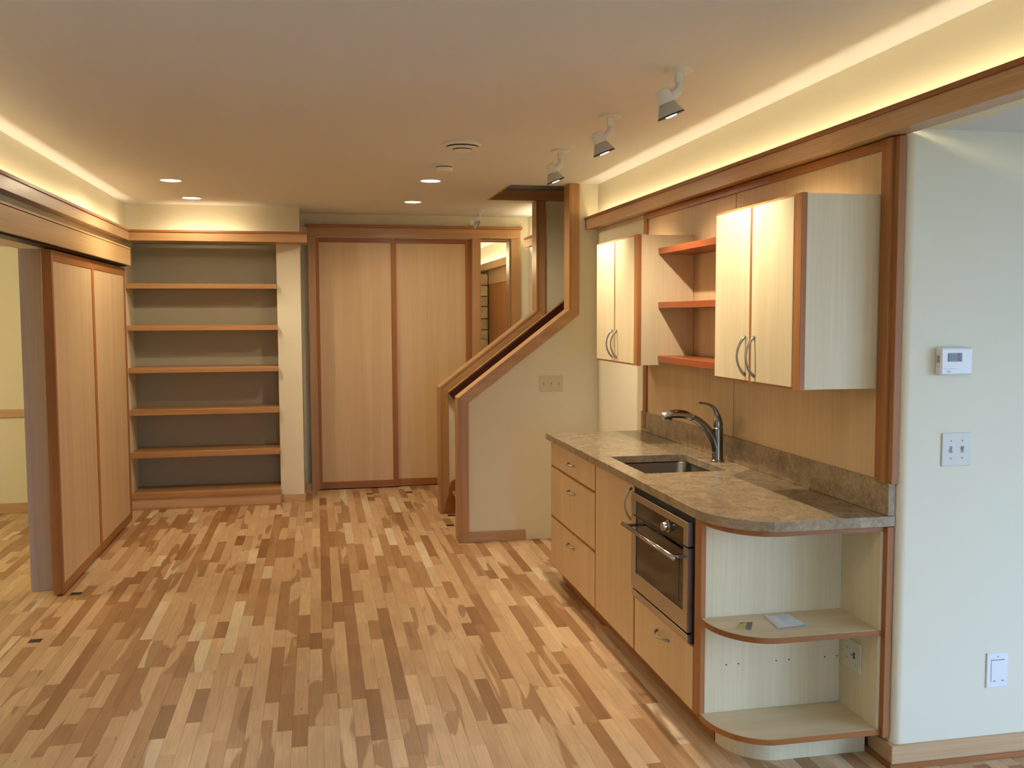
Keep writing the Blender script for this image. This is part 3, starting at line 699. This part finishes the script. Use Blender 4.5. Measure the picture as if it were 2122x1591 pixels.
def spothead(x, y, label, ax=(.37, 0, -.93), power=P_TRACK, k=1.0):
    t = thing('spotlight', label, 'spotlight', (x, y, CEIL-.2), 'white spotlights on the ceiling')
    a = Vector(ax).normalized(); P = lambda pr: [(r*k, h*k) for r, h in pr]
    lathe('canopy', P([(.054, 0), (.054, .007), (.050, .011), (.018, .0125), (.0001, .0125)]), (x, y, CEIL), (0, 0, -1), 'white_metal', t)
    box('stem', x-.0155*k, x+.0155*k, y-.0125*k, y+.0125*k, CEIL-.050*k, CEIL-.010*k, 'white_metal', t, .002)
    side = Vector((a.x, a.y, 0)).normalized()
    fc = Vector((x, y, CEIL)) - side*.030*k + Vector((0, 0, -.1735))*k
    bk_ = fc - a*.104*k
    tube('swivel_arm', [(x, y, CEIL-.047*k), (x, y, CEIL-.060*k), tuple(Vector((x, y, CEIL-.082*k))-side*.004*k), tuple(bk_*.62+fc*.38 + side*.010*k), tuple(bk_*.5+fc*.5)], [r*k for r in (.012, .0135, .018, .020, .014)], 'white_metal', t, 12)
    lathe('housing', P([(.014, 0), (.024, .003), (.029, .011), (.0305, .058), (.0001, .0581)]), bk_, a, 'white_metal', t)
    lathe('shade', P([(.0305, 0), (.032, .002), (.0525, .048), (.048, .048), (.0001, .046)]), fc-a*.050*k, a, 'grey_metal', t)
    lathe('black_rim', P([(.0530, 0), (.0540, .0015), (.0535, .005), (.024, .0055), (.022, .004), (.0001, .004)]), fc-a*.0030*k, a, 'dark_slot', t)
    lathe('lens', P([(.0225, 0), (.021, .003), (.0001, .0045)]), fc+a*.0010*k, a, 'track_lens', t)
    light('SPOT', 'spotlight_lamp', fc+a*.012*k, power, (1.0, .86, .68), a, spot_size=math.radians(106), spot_blend=.9, shadow_soft_size=.014)
    return t
spothead(1.389, 3.555, 'white ceiling spotlight nearest the viewer')
spothead(1.385, 4.42, 'middle of the three white spotlights before the cabinets')
spothead(1.392, 5.39, 'white ceiling spotlight nearest the stair opening')
spothead(1.45, 8.5, 'small white spotlight before the closet header, aimed right', (.90, .1, -.42), 7, .78)

# ================================================================== WALL PLATES
def plate_y(name, label, cat, x0, x1, z0, z1, y, mt='ivory_plastic', toggles=0, tg='toggle_grey'):
    """plate on a wall that looks toward -y"""
    t = thing(name, label, cat, ((x0+x1)/2, y, z0))
    box('plate', x0, x1, y-.006, y, z0, z1, mt, t, .002)
    for i in range(toggles):
        x = x0+(x1-x0)*(i+.5)/toggles if toggles > 2 else (x0+x1)/2+(i-.5)*.046
        zc = (z0+z1)/2; dz = .006 if i % 2 else -.006
        box('toggle_slot', x-.005, x+.005, y-.0068, y-.0055, zc-.012, zc+.012, tg, t, 0)
        tube('toggle', [(x, y-.006, zc), (x, y-.016, zc+dz)], [.0035, .0028], mt, t, 8)
        for dzs in (-.031, .031): lathe('screw', [(.0032, 0), (.003, .0012), (.0001, .0013)], (x, y-.0058, zc+dzs), (0, -1, 0), tg, t, 10)
    return t
plate_y('light_switch', 'ivory triple toggle switch plate on the stair wall', 'light switch', 1.578, 1.751, 1.081, 1.198, 6.72, 'plate_cream', 3, 'plate_cream_dark')
plate_y('light_switch', 'double toggle switch plate on the hall wall below the thermostat', 'light switch', 2.174, 2.290, 1.091, 1.210, 3.0, 'plate_white', 2)
p = plate_y('wall_outlet', 'low white wall plate with a flush rocker near the hall baseboard', 'wall plate', 2.385, 2.474, .262, .392, 3.0, 'white_plastic')
box('rocker', 2.402, 2.458, 2.9915, 2.9945, .285, .367, 'white_plastic', p, .001); box('seam', 2.402, 2.455, 2.9905, 2.994, .3655, .3675, 'toggle_grey', p, 0)
lathe('screw', [(.003, 0), (.0001, .001)], (2.43, 2.994, .378), (0, -1, 0), 'toggle_grey', p, 10)
for x in (2.415, 2.45): box('mark', x-.004, x+.004, 2.9905, 2.993, .2865, .2905, 'toggle_grey', p, 0)
th = thing('thermostat', 'white wall thermostat with a small grey display', 'thermostat', (2.2, 3.0, 1.419))
box('body', 2.140, 2.266, 2.966, 3.0, 1.419, 1.515, 'white_plastic', th, .005)
box('display_frame', 2.166, 2.222, 2.9648, 2.9665, 1.466, 1.496, 'toggle_grey', th, .0005)
box('display', 2.168, 2.1975, 2.9640, 2.9655, 1.468, 1.494, 'lcd', th, 0)
for z in (1.470, 1.484): box('button', 2.207, 2.220, 2.9630, 2.9655, z, z+.0105, 'lcd', th, .001)
box('groove', 2.147, 2.20, 2.9653, 2.9665, 1.441, 1.4418, 'toggle_grey', th, 0)
for x in (2.164, 2.172): box('mark', x, x+.006, 2.9653, 2.9665, 1.428, 1.435, 'print_grey', th, 0)
for i in range(5): box('vent_slot', 2.1394, 2.1412, 2.974, 2.990, 1.463+i*.0052, 1.4655+i*.0052, 'dark_slot', th, 0)
# outlet plate inside the end shelf, on the wall side
so = thing('wall_outlet', 'ivory double switch and outlet plate inside the lower end shelf', 'wall plate', (1.97, 3.22, .285))
box('plate', 1.969, 1.975, 3.150, 3.272, .287, .402, 'ivory_plastic', so, .002)
box('toggle_slot', 1.9685, 1.9695, 3.188, 3.198, .334, .358, 'dark_slot', so, 0); tube('toggle', [(1.969, 3.193, .346), (1.957, 3.193, .352)], .0035, 'toggle_grey', so, 8)
for z in (.312, .378): lathe('screw', [(.003, 0), (.0001, .001)], (1.969, 3.180, z), (-1, 0, 0), 'toggle_grey', so, 10)
for z in (.325, .365):
    for y in (3.238, 3.250): box('socket_slot', 1.9685, 1.9695, y-.0015, y+.0015, z-.004, z+.004, 'toggle_grey', so, 0)

# ================================================================== LOOSE ITEMS ON THE END SHELF
SZ = .4948
bm = bmesh.new()
q = [(1.642, 3.284), (1.737, 3.275), (1.734, 3.134), (1.624, 3.131)]
n = 6; g = []
for lay in (0, 1):
    G = []
    for i in range(n+1):
        row = []
        for j in range(n+1):
            u, w = i/n, j/n
            x = (q[0][0]*(1-u)+q[1][0]*u)*(1-w)+(q[3][0]*(1-u)+q[2][0]*u)*w; y = (q[0][1]*(1-u)+q[1][1]*u)*(1-w)+(q[3][1]*(1-u)+q[2][1]*u)*w
            row.append(bm.verts.new((x, y, SZ+.0006+(.0022+.006*u**3*w if lay else 0))))
        G.append(row)
    for i in range(n):
        for j in range(n): bm.faces.new((G[i][j], G[i+1][j], G[i+1][j+1], G[i][j+1]))
    g.append(G)
for i in range(n):
    for a, b in (((i, 0), (i+1, 0)), ((0, i), (0, i+1))): bm.faces.new((g[0][a[0]][a[1]], g[0][b[0]][b[1]], g[1][b[0]][b[1]], g[1][a[0]][a[1]]))
pp = tag(fin('folded_leaflet', bm, 'paper', None, True), 'folded white printed leaflet lying on the middle end shelf', 'leaflet')
for k in range(7):
    y = 3.262-k*.012; box('print_line', 1.676+.002*k, 1.724-.001*k, y-.0022, y+.0022, SZ+.0026, SZ+.0034+.0004*k, 'print_grey', pp, 0)
cq = [(1.515, 3.218), (1.563, 3.212), (1.521, 3.139), (1.474, 3.152)]
mid = lambda a, b, t: (a[0]*(1-t)+b[0]*t, a[1]*(1-t)+b[1]*t)
cdx = thing('small_card', 'small yellow and grey card beside the leaflet on the end shelf', 'card', (1.52, 3.18, SZ))
a1, a2 = mid(cq[0], cq[1], .55), mid(cq[3], cq[2], .62)
prism('yellow_half', [cq[0], a1, a2, cq[3]], 'xy', SZ+.0004, SZ+.0034, 'card_yellow', cdx); prism('grey_half', [a1, cq[1], cq[2], a2], 'xy', SZ+.0004, SZ+.0034, 'card_grey', cdx)
b1, b2 = mid(cq[0], cq[3], .1), mid(cq[0], cq[3], .26)
prism('print_mark', [mid(b1, a1, .15), mid(b1, a1, .8), mid(b2, a1, .8), mid(b2, a1, .15)], 'xy', SZ+.0034, SZ+.0037, 'dark_slot', cdx)
# unseen ground outside the windows, made pale to bounce daylight up to the ceiling
struct(boxes('ground', [(-30, 40, -40, -2.7, -.25, -.15), (5.2, 40, -2.7, 30, -.25, -.15)], 'bounce_paving'), 'unseen pale paving added outside the windows to bounce daylight inside', 'paving')
